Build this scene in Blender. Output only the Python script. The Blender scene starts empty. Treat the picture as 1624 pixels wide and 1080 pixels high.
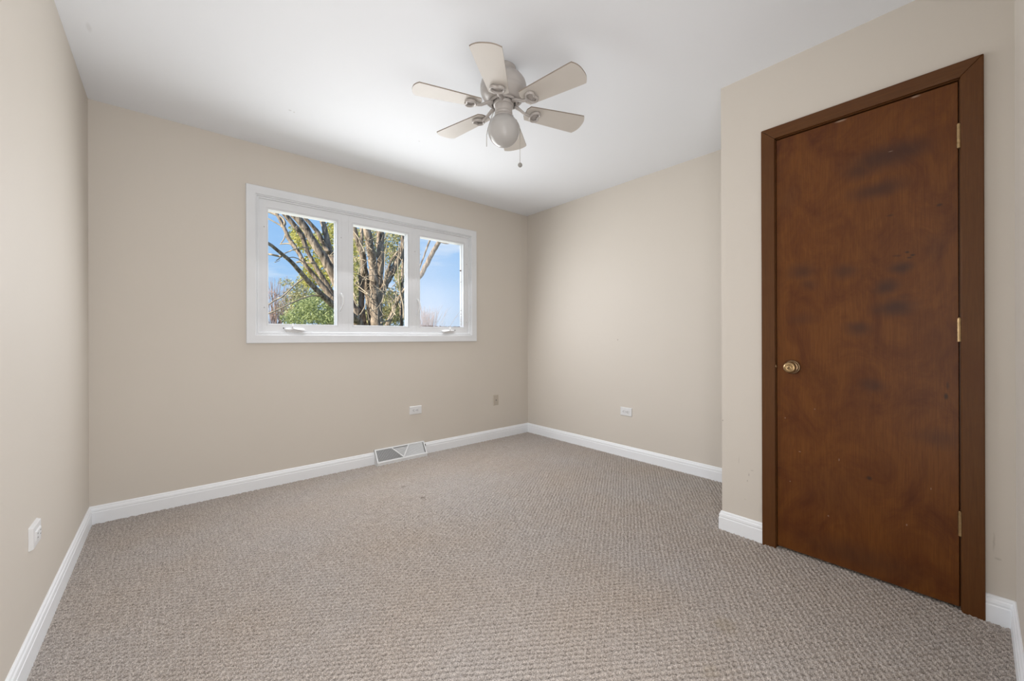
import bpy, math, random
import numpy as np
from mathutils import Vector, Matrix
random.seed(7); rng = np.random.default_rng(7)
scn = bpy.context.scene
C = scn.collection

# ------------------------------------------------------------------ camera
F, TH, CXP, CYP, CH, ROLL = 631.75, 0.709, 811.95, 536.09, 1.0616, -0.0032
cd = bpy.data.cameras.new('camera'); cam = bpy.data.objects.new('camera', cd); C.objects.link(cam)
cd.sensor_fit = 'HORIZONTAL'; cd.sensor_width = 36.0; cd.lens = F / 1624 * 36.0
cd.shift_x = (812 - CXP) / 1624; cd.shift_y = -(540 - CYP) / 1624
cd.clip_start = 0.01; cd.clip_end = 500
fw = Vector((math.sin(TH), math.cos(TH), 0)); rt0 = Vector((math.cos(TH), -math.sin(TH), 0)); up0 = Vector((0, 0, 1))
rt = rt0 * math.cos(ROLL) + up0 * math.sin(ROLL); up = up0 * math.cos(ROLL) - rt0 * math.sin(ROLL)
cam.matrix_world = Matrix(((rt.x, up.x, -fw.x, 0), (rt.y, up.y, -fw.y, 0), (rt.z, up.z, -fw.z, CH), (0, 0, 0, 1)))
scn.camera = cam

# ------------------------------------------------------------------ colour management
scn.view_settings.view_transform = 'Standard'; scn.view_settings.look = 'None'
scn.view_settings.exposure = 0.12; scn.view_settings.gamma = 1.0
scn.view_settings.use_curve_mapping = False

# ------------------------------------------------------------------ world: clear blue winter sky, a thin cloud low down
w = bpy.data.worlds.new('sky'); scn.world = w; w.use_nodes = True
nt = w.node_tree; N = nt.nodes; L = nt.links
bg = N['Background']; bg.inputs['Strength'].default_value = 1.0
tc = N.new('ShaderNodeTexCoord'); sep = N.new('ShaderNodeSeparateXYZ'); L.new(tc.outputs['Generated'], sep.inputs[0])
cr = N.new('ShaderNodeValToRGB'); L.new(sep.outputs['Z'], cr.inputs[0])
e = cr.color_ramp.elements
e[0].position = 0.0; e[0].color = (.52, .68, .88, 1)
e[1].position = 0.45; e[1].color = (.20, .43, .84, 1)
q = e.new(0.16); q.color = (.34, .57, .89, 1)
nz = N.new('ShaderNodeTexNoise'); nz.inputs['Scale'].default_value = 5.0; nz.inputs['Detail'].default_value = 5
mp = N.new('ShaderNodeMapping'); mp.inputs['Scale'].default_value = (1, 1, 5); L.new(tc.outputs['Generated'], mp.inputs[0]); L.new(mp.outputs[0], nz.inputs[0])
cr2 = N.new('ShaderNodeValToRGB'); L.new(nz.outputs[0], cr2.inputs[0])
cr2.color_ramp.elements[0].position = .56; cr2.color_ramp.elements[0].color = (0, 0, 0, 1)
cr2.color_ramp.elements[1].position = .78; cr2.color_ramp.elements[1].color = (.75, .75, .75, 1)
mx = N.new('ShaderNodeMixRGB'); L.new(cr2.outputs[0], mx.inputs[0]); L.new(cr.outputs[0], mx.inputs[1]); mx.inputs[2].default_value = (.88, .92, .97, 1)
L.new(mx.outputs[0], bg.inputs['Color'])

# ------------------------------------------------------------------ lights
def lamp(name, kind, loc, aim, energy, color, **kw):
    d = bpy.data.lights.new(name, kind); o = bpy.data.objects.new(name, d); C.objects.link(o)
    d.energy = energy; d.color = color
    for k, v in kw.items(): setattr(d, k, v)
    o.location = loc; o.rotation_euler = (Vector(aim) - Vector(loc)).to_track_quat('-Z', 'Y').to_euler()
    return o
sun = lamp('sun', 'SUN', (-20, 5, 11), (0, 6, 2), 11.0, (1.0, .92, .78), angle=math.radians(0.6))
for (yy, tilt, en) in ((3.205, 13, 8.5), (3.205, 30, 6.0), (3.50, 8, 4.5)):      # daylight falling in through the window
    for zc in (1.38, 1.80):
        win = lamp('window_daylight', 'AREA', (1.375, yy, zc), (1.375, 0.0, zc - yy*math.tan(math.radians(tilt))), en, (.985, .99, 1.0),
                   shape='RECTANGLE', size=1.72, size_y=.42)
        win.visible_camera = False
fill = lamp('added_fill', 'AREA', (.52, -.060, 1.20), (1.05, 3.0, 1.33), 40, (1.0, .99, .985),
            shape='RECTANGLE', size=1.6, size_y=2.0)  # unseen soft panel added behind the camera to brighten the room

# ------------------------------------------------------------------ mesh helpers
class MB:
    def __init__(s): s.v = []; s.f = []; s.sm = []
    def add(s, vs, fs, smooth=False):
        b = len(s.v); s.v += [tuple(p) for p in vs]
        for f in fs: s.f.append(tuple(b + i for i in f)); s.sm.append(smooth)
        return s
    def box(s, a, b):
        x0, y0, z0 = a; x1, y1, z1 = b
        return s.add([(x0,y0,z0),(x1,y0,z0),(x1,y1,z0),(x0,y1,z0),(x0,y0,z1),(x1,y0,z1),(x1,y1,z1),(x0,y1,z1)],
                     [(0,3,2,1),(4,5,6,7),(0,1,5,4),(1,2,6,5),(2,3,7,6),(3,0,4,7)])
    def prism(s, prof, to3, a, b, ma=0.0, mb=0.0, smooth=False):
        """profile [(d,z)] swept from a to b; ma/mb shift each end by d*m (mitre); to3(t,d,z)->xyz"""
        n = len(prof)
        vs = [to3(a + d*ma, d, z) for d, z in prof] + [to3(b + d*mb, d, z) for d, z in prof]
        fs = [(i, (i+1) % n, n + (i+1) % n, n + i) for i in range(n)] + [tuple(range(n))[::-1], tuple(range(n, 2*n))]
        return s.add(vs, fs, smooth)
    def lathe(s, prof, seg=48, M=None, smooth=True):
        """prof [(r,z)]; axis z, transformed by M"""
        vs = []; n = len(prof)
        for k in range(seg):
            a = 2*math.pi*k/seg
            for r, z in prof: vs.append(Vector((r*math.cos(a), r*math.sin(a), z)))
        if M is not None: vs = [M @ v for v in vs]
        fs = []
        for k in range(seg):
            k2 = (k+1) % seg
            for i in range(n-1): fs.append((k*n+i, k2*n+i, k2*n+i+1, k*n+i+1))
        return s.add(vs, fs, smooth)
    def tube(s, pts, rad, seg=10, closed=False, flat=1.0, M=None, caps=True):
        pts = [Vector(p) for p in pts]; n = len(pts)
        if not hasattr(rad, '__len__'): rad = [rad]*n
        vs = []; prev = None
        for i, p in enumerate(pts):
            if closed: t = pts[(i+1) % n] - pts[i-1]
            else: t = pts[min(i+1, n-1)] - pts[max(i-1, 0)]
            t.normalize()
            if prev is None:
                u = t.cross(Vector((0,0,1)))
                if u.length < .05: u = t.cross(Vector((1,0,0)))
            else: u = prev - t*prev.dot(t)
            u.normalize(); prev = u; v = t.cross(u)
            for k in range(seg):
                a = 2*math.pi*k/seg
                vs.append(p + u*(rad[i]*math.cos(a)) + v*(rad[i]*flat*math.sin(a)))
        if M is not None: vs = [M @ q for q in vs]
        fs = []
        for i in range(n if closed else n-1):
            j = (i+1) % n
            for k in range(seg):
                k2 = (k+1) % seg
                fs.append((i*seg+k, i*seg+k2, j*seg+k2, j*seg+k))
        s.add(vs, fs, True)
        if caps and not closed:
            b = len(s.v) - len(vs)
            s.f.append(tuple(b+k for k in range(seg))[::-1]); s.sm.append(False)
            s.f.append(tuple(b+(n-1)*seg+k for k in range(seg))); s.sm.append(False)
        return s
    def ring(s, o, i, y0, y1, chamfer=0.0):
        """rectangular frame in the xz plane, o/i = (x0,z0,x1,z1), front y0, back y1"""
        def rc(r, y): return [(r[0],y,r[1]),(r[2],y,r[1]),(r[2],y,r[3]),(r[0],y,r[3])]
        c = chamfer
        oo = (o[0]+c, o[1]+c, o[2]-c, o[3]-c); ii = (i[0]-c, i[1]-c, i[2]+c, i[3]+c)
        loops = [rc(i, y1), rc(i, y0+c), rc(ii, y0), rc(oo, y0), rc(o, y0+c), rc(o, y1)]
        if c == 0: loops = [rc(i, y1), rc(i, y0), rc(o, y0), rc(o, y1)]
        vs = [p for l in loops for p in l]; fs = []; n = len(loops)
        for k in range(n):
            k2 = (k+1) % n
            for a in range(4):
                b = (a+1) % 4
                fs.append((k*4+a, k2*4+a, k2*4+b, k*4+b))
        return s.add(vs, fs)
    def build(s, name, mat, parent=None, loc=None, bevel=0.0, bseg=2, sub=0):
        me = bpy.data.meshes.new(name)
        if parent is not None: o0 = world_loc(parent)
        elif loc is not None: o0 = Vector(loc)
        else:
            a = np.array(s.v); o0 = Vector(((a[:,0].min()+a[:,0].max())/2, (a[:,1].min()+a[:,1].max())/2, a[:,2].min()))
        me.from_pydata([tuple(Vector(v) - o0) for v in s.v], [], s.f)
        me.polygons.foreach_set('use_smooth', s.sm)
        import bmesh
        bm = bmesh.new(); bm.from_mesh(me); bmesh.ops.recalc_face_normals(bm, faces=bm.faces); bm.to_mesh(me); bm.free()
        me.update(); me.materials.append(mat)
        o = bpy.data.objects.new(name, me); C.objects.link(o)
        if parent is not None: o.parent = parent
        else: o.location = o0
        if bevel:
            m = o.modifiers.new('bevel', 'BEVEL'); m.width = bevel; m.segments = bseg; m.limit_method = 'ANGLE'; m.angle_limit = math.radians(40)
        if sub:
            m = o.modifiers.new('sub', 'SUBSURF'); m.levels = m.render_levels = sub
        return o
def world_loc(o):
    p = Vector((0,0,0))
    while o is not None: p += o.location; o = o.parent
    return p
def tag(o, label, cat, group=None, kind=None):
    o['label'] = label; o['category'] = cat
    if group: o['group'] = group
    if kind: o['kind'] = kind
    return o
def thing(name, loc, label, cat, group=None, kind=None):
    o = bpy.data.objects.new(name, None); C.objects.link(o); o.location = loc; o.empty_display_size = .1
    return tag(o, label, cat, group, kind)
def struct(o, label, cat): return tag(o, label, cat, kind='structure')

# ------------------------------------------------------------------ material helpers
def mat(name, col, rough=.5, metal=0.0, spec=.5, coat=0.0, bump=None, var=None):
    m = bpy.data.materials.new(name); m.use_nodes = True; t = m.node_tree; b = t.nodes['Principled BSDF']
    b.inputs['Base Color'].default_value = (*col, 1); b.inputs['Roughness'].default_value = rough
    b.inputs['Metallic'].default_value = metal; b.inputs['Specular IOR Level'].default_value = spec
    b.inputs['Coat Weight'].default_value = coat
    c = t.nodes.new('ShaderNodeTexCoord')
    if bump:
        n = t.nodes.new('ShaderNodeTexNoise'); n.inputs['Scale'].default_value = bump[0]; n.inputs['Detail'].default_value = 3
        bp = t.nodes.new('ShaderNodeBump'); bp.inputs['Strength'].default_value = bump[1]; bp.inputs['Distance'].default_value = bump[2]
        t.links.new(c.outputs['Object'], n.inputs[0]); t.links.new(n.outputs[0], bp.inputs['Height']); t.links.new(bp.outputs[0], b.inputs['Normal'])
    if var:
        n = t.nodes.new('ShaderNodeTexNoise'); n.inputs['Scale'].default_value = var[0]; n.inputs['Detail'].default_value = 5
        r = t.nodes.new('ShaderNodeValToRGB'); k = var[1]
        r.color_ramp.elements[0].position = .3; r.color_ramp.elements[1].position = .7
        r.color_ramp.elements[0].color = (*[x*(1-k) for x in col], 1); r.color_ramp.elements[1].color = (*[min(1, x*(1+k)) for x in col], 1)
        t.links.new(c.outputs['Object'], n.inputs[0]); t.links.new(n.outputs[0], r.inputs[0]); t.links.new(r.outputs[0], b.inputs['Base Color'])
    return m
def spots(m, col_dark, items, soft=.5, noise=0.0, nscale=14):
    """darker stains of their own shape on a surface, items: (x,y,z, rx,ry,rz, amount) in object space"""
    t = m.node_tree; b = t.nodes['Principled BSDF']; c = t.nodes.new('ShaderNodeTexCoord')
    src = b.inputs['Base Color'].links[0].from_socket if b.inputs['Base Color'].links else None
    vec = c.outputs['Object']
    if noise:
        n = t.nodes.new('ShaderNodeTexNoise'); n.inputs['Scale'].default_value = nscale; n.inputs['Detail'].default_value = 4
        t.links.new(vec, n.inputs[0])
        s1 = t.nodes.new('ShaderNodeVectorMath'); s1.operation = 'SUBTRACT'; t.links.new(n.outputs['Color'], s1.inputs[0]); s1.inputs[1].default_value = (.5,.5,.5)
        s2 = t.nodes.new('ShaderNodeVectorMath'); s2.operation = 'SCALE'; t.links.new(s1.outputs[0], s2.inputs[0]); s2.inputs['Scale'].default_value = noise
        s3 = t.nodes.new('ShaderNodeVectorMath'); s3.operation = 'ADD'; t.links.new(vec, s3.inputs[0]); t.links.new(s2.outputs[0], s3.inputs[1])
        vec = s3.outputs[0]
    acc = None
    for (x, y, z, rx, ry, rz, k) in items:
        a = t.nodes.new('ShaderNodeVectorMath'); a.operation = 'SUBTRACT'; t.links.new(vec, a.inputs[0]); a.inputs[1].default_value = (x, y, z)
        d = t.nodes.new('ShaderNodeVectorMath'); d.operation = 'DIVIDE'; t.links.new(a.outputs[0], d.inputs[0]); d.inputs[1].default_value = (rx, ry, rz)
        l = t.nodes.new('ShaderNodeVectorMath'); l.operation = 'LENGTH'; t.links.new(d.outputs[0], l.inputs[0])
        r = t.nodes.new('ShaderNodeMapRange'); r.interpolation_type = 'SMOOTHSTEP'
        r.inputs['From Min'].default_value = 1.0; r.inputs['From Max'].default_value = 1.0 - soft; r.inputs['To Min'].default_value = 0; r.inputs['To Max'].default_value = k
        t.links.new(l.outputs['Value'], r.inputs['Value'])
        if acc is None: acc = r.outputs[0]
        else:
            mm = t.nodes.new('ShaderNodeMath'); mm.operation = 'MAXIMUM'; t.links.new(acc, mm.inputs[0]); t.links.new(r.outputs[0], mm.inputs[1]); acc = mm.outputs[0]
    mx = t.nodes.new('ShaderNodeMixRGB'); t.links.new(acc, mx.inputs[0])
    if src: t.links.new(src, mx.inputs[1])
    else: mx.inputs[1].default_value = b.inputs['Base Color'].default_value
    mx.inputs[2].default_value = (*col_dark, 1); t.links.new(mx.outputs[0], b.inputs['Base Color'])

WALL = (.645, .598, .538)
m_wall = mat('wall_paint', WALL, .62, spec=.35, bump=(260, .06, .004), var=(1.4, .012))
m_wall_closet = mat('wall_paint_scuffed', WALL, .62, spec=.35, bump=(260, .06, .004), var=(1.4, .012))
m_wall_right = mat('wall_paint_right', WALL, .62, spec=.35, bump=(260, .06, .004), var=(1.4, .012))
m_ceil = mat('ceiling_paint', (.835, .862, .905), .8, spec=.2, bump=(180, .05, .003), var=(1.2, .010))
m_trim = mat('white_trim_paint', (.87, .895, .93), .38, spec=.45, bump=(60, .04, .002))
m_win = mat('window_white_paint', (.735, .752, .777), .42, spec=.45, bump=(80, .05, .002), var=(6, .02))
m_plastic = mat('white_plastic', (.74, .745, .755), .35)
m_beige = mat('painted_over_plate', (.50, .445, .375), .5)
m_slot = mat('dark_slot', (.10, .10, .10), .6)
m_black = mat('dark_gap', (.02, .015, .012), .8)
m_brass = mat('aged_brass', (.27, .185, .11), .34, metal=1.0, var=(40, .25))
m_brass_light = mat('polished_brass', (.40, .275, .145), .33, metal=1.0, var=(60, .18))
m_fan = mat('fan_enamel', (.42, .39, .37), .34, spec=.5, coat=.15)
m_fan_dark = mat('fan_vent_dark', (.10, .09, .08), .6)
m_blade = mat('fan_blade_laminate', (.575, .54, .50), .45, spec=.4, var=(9, .02))
m_blade_edge = mat('blade_edge_band', (.27, .225, .185), .6)
m_globe = mat('opal_glass', (.44, .428, .418), .13, spec=.25, coat=.0)
m_chain = mat('chain_metal', (.42, .40, .37), .4, metal=.8)
m_knobgrey = mat('pull_ball', (.30, .29, .27), .5)
m_vent = mat('register_enamel', (.74, .755, .77), .4)
m_ventback = mat('register_inside', (.45, .45, .46), .7)
m_steel = mat('crank_white_metal', (.72, .72, .73), .3, metal=.0, coat=.4)
m_screw = mat('painted_screw', (.45, .45, .46), .5)

def wood(name, base, dark, red, grain_axis=2, rough=.36):
    m = bpy.data.materials.new(name); m.use_nodes = True; t = m.node_tree; b = t.nodes['Principled BSDF']; n = t.nodes; l = t.links
    c = n.new('ShaderNodeTexCoord'); mp = n.new('ShaderNodeMapping')
    sc = [230, 230, 230]; sc[grain_axis] = 9; mp.inputs['Scale'].default_value = sc
    l.new(c.outputs['Object'], mp.inputs[0])
    g = n.new('ShaderNodeTexNoise'); g.inputs['Scale'].default_value = 1.0; g.inputs['Detail'].default_value = 6; g.inputs['Distortion'].default_value = .6; l.new(mp.outputs[0], g.inputs[0])
    mp2 = n.new('ShaderNodeMapping'); s2 = [7, 7, 7]; s2[grain_axis] = 4.5; mp2.inputs['Scale'].default_value = s2; l.new(c.outputs['Object'], mp2.inputs[0])
    g2 = n.new('ShaderNodeTexNoise'); g2.inputs['Scale'].default_value = 1.0; g2.inputs['Detail'].default_value = 7; g2.inputs['Roughness'].default_value = .65; g2.inputs['Distortion'].default_value = .8; l.new(mp2.outputs[0], g2.inputs[0])
    r1 = n.new('ShaderNodeValToRGB'); r1.color_ramp.elements[0].position = .15; r1.color_ramp.elements[1].position = .85
    r1.color_ramp.elements[0].color = (*dark, 1); r1.color_ramp.elements[1].color = (*base, 1); l.new(g.outputs[0], r1.inputs[0])
    r2 = n.new('ShaderNodeValToRGB'); r2.color_ramp.elements[0].position = .42; r2.color_ramp.elements[1].position = .70
    r2.color_ramp.elements[0].color = (0,0,0,1); r2.color_ramp.elements[1].color = (.95,.95,.95,1); l.new(g2.outputs[0], r2.inputs[0])
    mx = n.new('ShaderNodeMixRGB'); l.new(r2.outputs[0], mx.inputs[0]); l.new(r1.outputs[0], mx.inputs[1]); mx.inputs[2].default_value = (*red, 1)
    l.new(mx.outputs[0], b.inputs['Base Color'])
    b.inputs['Roughness'].default_value = rough; b.inputs['Specular IOR Level'].default_value = .22
    bp = n.new('ShaderNodeBump'); bp.inputs['Strength'].default_value = .08; bp.inputs['Distance'].default_value = .002
    l.new(g.outputs[0], bp.inputs['Height']); l.new(bp.outputs[0], b.inputs['Normal'])
    return m
m_door = wood('stained_door_wood', (.172, .060, .012), (.104, .034, .007), (.080, .022, .006))
m_casing = wood('stained_casing_wood', (.128, .052, .015), (.080, .030, .009), (.096, .034, .010))
m_casing_h = wood('stained_casing_wood_head', (.128, .052, .015), (.080, .030, .009), (.096, .034, .010), grain_axis=1)

# ------------------------------------------------------------------ room dimensions (metres)
X0, Y1, X1, XD, YD, H, YF = -.3552, 3.3081, 3.0691, 2.3194, .9194, 2.44, -.092
T = .14
# window: wall opening
WO = (.475, 1.108, 2.276, 2.066)
b = MB()
b.box((X0-T, Y1, -.05), (WO[0], Y1+T, H+.05)).box((WO[2], Y1, -.05), (X1+T, Y1+T, H+.05))
b.box((WO[0], Y1, -.05), (WO[2], Y1+T, WO[1])).box((WO[0], Y1, WO[3]), (WO[2], Y1+T, H+.05))
struct(b.build('wall_back', m_wall), 'beige painted wall holding the three-pane window', 'wall')
b = MB().box((X0-T, YF-T, -.05), (X0, Y1, H+.05))
struct(b.build('wall_left', m_wall), 'beige painted wall at the left edge of the room', 'wall')
b = MB().box((X1, YD, -.05), (X1+T, Y1, H+.05))
o = b.build('wall_right', m_wall_right, loc=(0, 0, 0)); struct(o, 'beige painted wall right of the window with one white outlet', 'wall')
# closet wall with door opening
DY0, DY1, DZ = .0365, .6615, 2.0625
b = MB()
b.box((XD, DY1, -.05), (XD+.11, YD, H+.05)).box((XD, YF-T, -.05), (XD+.11, DY0, H+.05)).box((XD, DY0, DZ), (XD+.11, DY1, H+.05))
b.box((XD+.11, YD-.11, -.05), (X1+T, YD, H+.05))
b.box((X1, YF-T, -.05), (X1+T, YD-.11, H+.05))
struct(b.build('wall_closet', m_wall_closet, loc=(0, 0, 0)), 'beige bump-out wall around the brown closet door', 'wall')
b = MB().box((X0, YF-T, -.05), (XD, YF, H+.05)).box((XD+.11, YF-T, -.05), (X1, YF, H+.05))
struct(b.build('wall_front', m_wall), 'beige wall opposite the window, a sliver at the right picture edge', 'wall')
b = MB().box((X0, YF, H), (X1, Y1, H+.05))
o = b.build('ceiling', m_ceil, loc=(0, 0, 0)); struct(o, 'plain white painted ceiling around the fan', 'ceiling')
spots(m_ceil, (.55, .55, .55), [(.552, 2.694, 2.44, .012, .008, .01, .6), (.575, 2.70, 2.44, .006, .008, .01, .7), (1.325, 2.534, 2.44, .010, .007, .01, .5), (-.27, 2.55, 2.44, .012, .05, .01, .25)], soft=.7)
spots(m_wall_right, (.30, .26, .21), [(X1, 2.11, 1.042, .02, .007, .007, .8)], soft=.6)
spots(m_wall_closet, (.33, .29, .245), [(XD, .785, .335, .02, .004, .012, .6), (XD, .79, .30, .02, .004, .006, .7), (XD, .77, .36, .02, .012, .004, .35), (XD, .83, .40, .02, .003, .03, .25),
      (XD, .915, .60, .02, .004, .006, .8), (XD, -.040, .30, .02, .004, .05, .35), (XD, -.050, .24, .02, .012, .006, .35), (XD, .80, .20, .02, .01, .004, .25)], soft=.8, noise=.02)

# ------------------------------------------------------------------ carpet: real woven loops
PX, PY, AMP = .0350, .0116, .0180
m = bpy.data.materials.new('berber_carpet'); m.use_nodes = True; t = m.node_tree; bs = t.nodes['Principled BSDF']
bs.inputs['Roughness'].default_value = .95; bs.inputs['Specular IOR Level'].default_value = .1
c = t.nodes.new('ShaderNodeTexCoord')
n1 = t.nodes.new('ShaderNodeTexNoise'); n1.inputs['Scale'].default_value = 330; n1.inputs['Detail'].default_value = 2
r1 = t.nodes.new('ShaderNodeValToRGB'); r1.color_ramp.elements[0].position = .32; r1.color_ramp.elements[1].position = .70
r1.color_ramp.elements[0].color = (.205, .185, .172, 1); r1.color_ramp.elements[1].color = (.630, .578, .542, 1)
n2 = t.nodes.new('ShaderNodeTexNoise'); n2.inputs['Scale'].default_value = 1.6; n2.inputs['Detail'].default_value = 4
r2 = t.nodes.new('ShaderNodeValToRGB'); r2.color_ramp.elements[0].position = .35; r2.color_ramp.elements[1].position = .68
r2.color_ramp.elements[0].color = (1, 1, 1, 1); r2.color_ramp.elements[1].color = (1.0, .955, .90, 1)
mu = t.nodes.new('ShaderNodeMixRGB'); mu.blend_type = 'MULTIPLY'; mu.inputs[0].default_value = 1
for nn in (n1, n2): t.links.new(c.outputs['Object'], nn.inputs[0])
t.links.new(n1.outputs[0], r1.inputs[0]); t.links.new(n2.outputs[0], r2.inputs[0]); t.links.new(r1.outputs[0], mu.inputs[1]); t.links.new(r2.outputs[0], mu.inputs[2])
t.links.new(mu.outputs[0], bs.inputs['Base Color'])
n3 = t.nodes.new('ShaderNodeTexNoise'); n3.inputs['Scale'].default_value = 600; bp = t.nodes.new('ShaderNodeBump'); bp.inputs['Strength'].default_value = .5; bp.inputs['Distance'].default_value = .002
t.links.new(c.outputs['Object'], n3.inputs[0]); t.links.new(n3.outputs[0], bp.inputs['Height']); t.links.new(bp.outputs[0], bs.inputs['Normal'])
m_carpet = m
spots(m_carpet, (.13, .105, .085), [(1.264, 2.67, 0, .022, .012, .05, .7), (1.277, 2.404, 0, .022, .014, .05, .7)], soft=.6, noise=.02)
spots(m_carpet, (.36, .31, .25), [(.62, .97, 0, .05, .03, .05, .5), (.90, .78, 0, .05, .03, .05, .5), (1.55, .60, 0, .07, .05, .05, .55), (1.30, .55, 0, .04, .03, .05, .45), (1.15, 2.95, 0, .5, .16, .05, .25)], soft=.7, noise=.06)

def carpet():
    xs = np.arange(X0-.02, X1+.02, .0030)
    ys = []; y = YF-.02
    while y < Y1+.02: ys.append(y); y += .0023 + .0009*max(0, y)
    ys = np.array(ys); nx, ny = len(xs), len(ys)
    Xg, Yg = np.meshgrid(xs, ys)
    # wobble so rows are hand-crooked
    def sm(X, Y, s, ph): return np.sin(X*s+ph)*np.cos(Y*s*1.3-ph) + .5*np.sin(X*s*2.3+Y*s*1.7+ph*2)
    U = Xg + .0030*sm(Xg, Yg, 21, .4) + .0016*sm(Yg, Xg, 55, 1.7); V = Yg + .0022*sm(Xg, Yg, 17, 2.1) + .0012*sm(Yg, Xg, 60, .3)
    row = np.floor(V/PY).astype(int)
    def hs(r, c_, k): h_ = np.sin(r*127.1*k + c_*311.7 + k*17.3)*43758.5453; return h_ - np.floor(h_)
    hole = np.zeros_like(Xg)
    for dr in (-1, 0, 1):
        r_ = row + dr; uo = U/PX - .5*(r_ % 2)
        c0 = np.round(uo).astype(int)
        for dc in (0,):
            c_ = c0 + dc
            du = (uo - c_)*PX + .005*(hs(r_, c_, 1.0)-.5); dv = V - (r_+.5)*PY + .003*(hs(r_, c_, 2.0)-.5)
            dv = dv + .22*du
            hole = np.maximum(hole, (.50+.70*hs(r_, c_, 3.0))*np.exp(-(np.abs(du)/.0066)**2 - (dv/.0044)**2))
    Z = .0030 - AMP*hole + .0009*np.cos(2*math.pi*V/PY)*(-1) + .0012*sm(Xg, Yg, 330, 1.1)*.6 + .0008*rng.standard_normal(Xg.shape)
    # stays below the walls: flat beyond the room outline
    v = np.stack([Xg, Yg, Z], -1).reshape(-1, 3).astype(np.float32)
    i = np.arange(nx-1)[None, :] + nx*np.arange(ny-1)[:, None]
    keep = ~((Xg[:-1, :-1] > XD+.12) & (Yg[:-1, :-1] < YD-.12))
    i = i[keep].reshape(-1)
    quads = np.stack([i, i+1, i+nx+1, i+nx], -1).astype(np.int32)
    used = np.zeros(len(v), bool); used[quads.reshape(-1)] = True
    rm = np.cumsum(used)-1; v = v[used]; quads = rm[quads].astype(np.int32)
    me = bpy.data.meshes.new('floor'); nf = len(quads)
    me.vertices.add(len(v)); me.vertices.foreach_set('co', v.reshape(-1))
    me.loops.add(nf*4); me.loops.foreach_set('vertex_index', quads.reshape(-1))
    me.polygons.add(nf); me.polygons.foreach_set('loop_start', np.arange(0, nf*4, 4, dtype=np.int32))
    try: me.polygons.foreach_set('loop_total', np.full(nf, 4, np.int32))
    except Exception: pass
    me.polygons.foreach_set('use_smooth', np.ones(nf, bool))
    me.update(calc_edges=True); me.validate(); me.materials.append(m_carpet)
    o = bpy.data.objects.new('floor', me); C.objects.link(o)
    return struct(o, 'beige looped wall-to-wall carpet covering the room', 'floor')
carpet()

# ------------------------------------------------------------------ baseboards
BP = [(0, -.012), (.0135, -.012), (.0135, .066), (.0115, .069), (.0115, .073), (.0125, .076), (.0110, .086), (.0075, .091), (.0075, .0945), (.0060, .099), (.003, .1026), (0, .1026)]
along_back = lambda tt, d, z: (tt, Y1-d, z)
along_left = lambda tt, d, z: (X0+d, tt, z)
along_right = lambda tt, d, z: (X1-d, tt, z)
along_closet = lambda tt, d, z: (XD-d, tt, z)
VX0, VX1 = 1.298, 1.760
struct(MB().prism(BP, along_back, X0, VX0, 1, 0).build('baseboard_back', m_trim), 'white baseboard under the window, long run left of the floor register', 'baseboard')
struct(MB().prism(BP, along_back, VX1, X1, 0, -1).build('baseboard_back.001', m_trim), 'white baseboard between floor register and far corner', 'baseboard')
struct(MB().prism(BP, along_left, YF, Y1, 0, -1).build('baseboard_left', m_trim), 'white baseboard along the left wall', 'baseboard')
struct(MB().prism(BP, along_right, YD+.0135, Y1, 0, -1).build('baseboard_right', m_trim), 'white baseboard along the far right wall below an outlet', 'baseboard')
CY0, CY1, CZ = -.0205, .7180, 2.1175        # door casing outer
struct(MB().prism(BP, along_closet, CY1, YD, 0, 1).build('baseboard_closet', m_trim), 'short white baseboard left of the brown closet door', 'baseboard')
b = MB().prism(BP, along_closet, YF, CY0, 1, 0)
struct(b.build('baseboard_closet.001', m_trim), 'stub of white baseboard right of the brown closet door', 'baseboard')
b = MB().prism(BP, lambda tt, d, z: (tt, YD+d, z), XD, X1, -1, 0)
struct(b.build('baseboard_alcove', m_trim), 'white baseboard on the hidden side of the closet bump-out', 'baseboard')
b = MB().prism(BP, lambda tt, d, z: (tt, YF+d, z), X0, XD, 0, -1)
struct(b.build('baseboard_front', m_trim), 'white baseboard running to the bottom right picture edge', 'baseboard')

# ------------------------------------------------------------------ window
W = thing('window_1', (1.378, Y1, WO[1]), 'white three-pane casement window with tree outside', 'window', kind='structure')
b = MB(); b.ring((.400, 1.030, 2.357, 2.143), (.458, 1.090, 2.294, 2.084), Y1-.016, Y1, .003)
b.ring((.458, 1.090, 2.294, 2.084), (.466, 1.099, 2.285, 2.075), Y1-.010, Y1+.0, .002)
b.build('casing', m_win, W)
b = MB(); b.ring((.466, 1.099, 2.285, 2.075), (.478, 1.110, 2.273, 2.063), Y1-.004, Y1+.10, .003)
b.build('jamb', m_win, W)
# flush frame with three openings
FY = Y1+.010
OP = [(.526, 1.020), (1.128, 1.629), (1.729, 2.225)]; OZ = (1.157, 2.009)
b = MB()
xs = [.478] + [v for p in OP for v in p] + [2.273]
for k in range(0, 8, 2): b.box((xs[k], FY, OZ[0]-.0), (xs[k+1], FY+.07, OZ[1]))
b.box((.478, FY, 1.110), (2.273, FY+.07, OZ[0])).box((.478, FY, OZ[1]), (2.273, FY+.07, 2.063))
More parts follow.
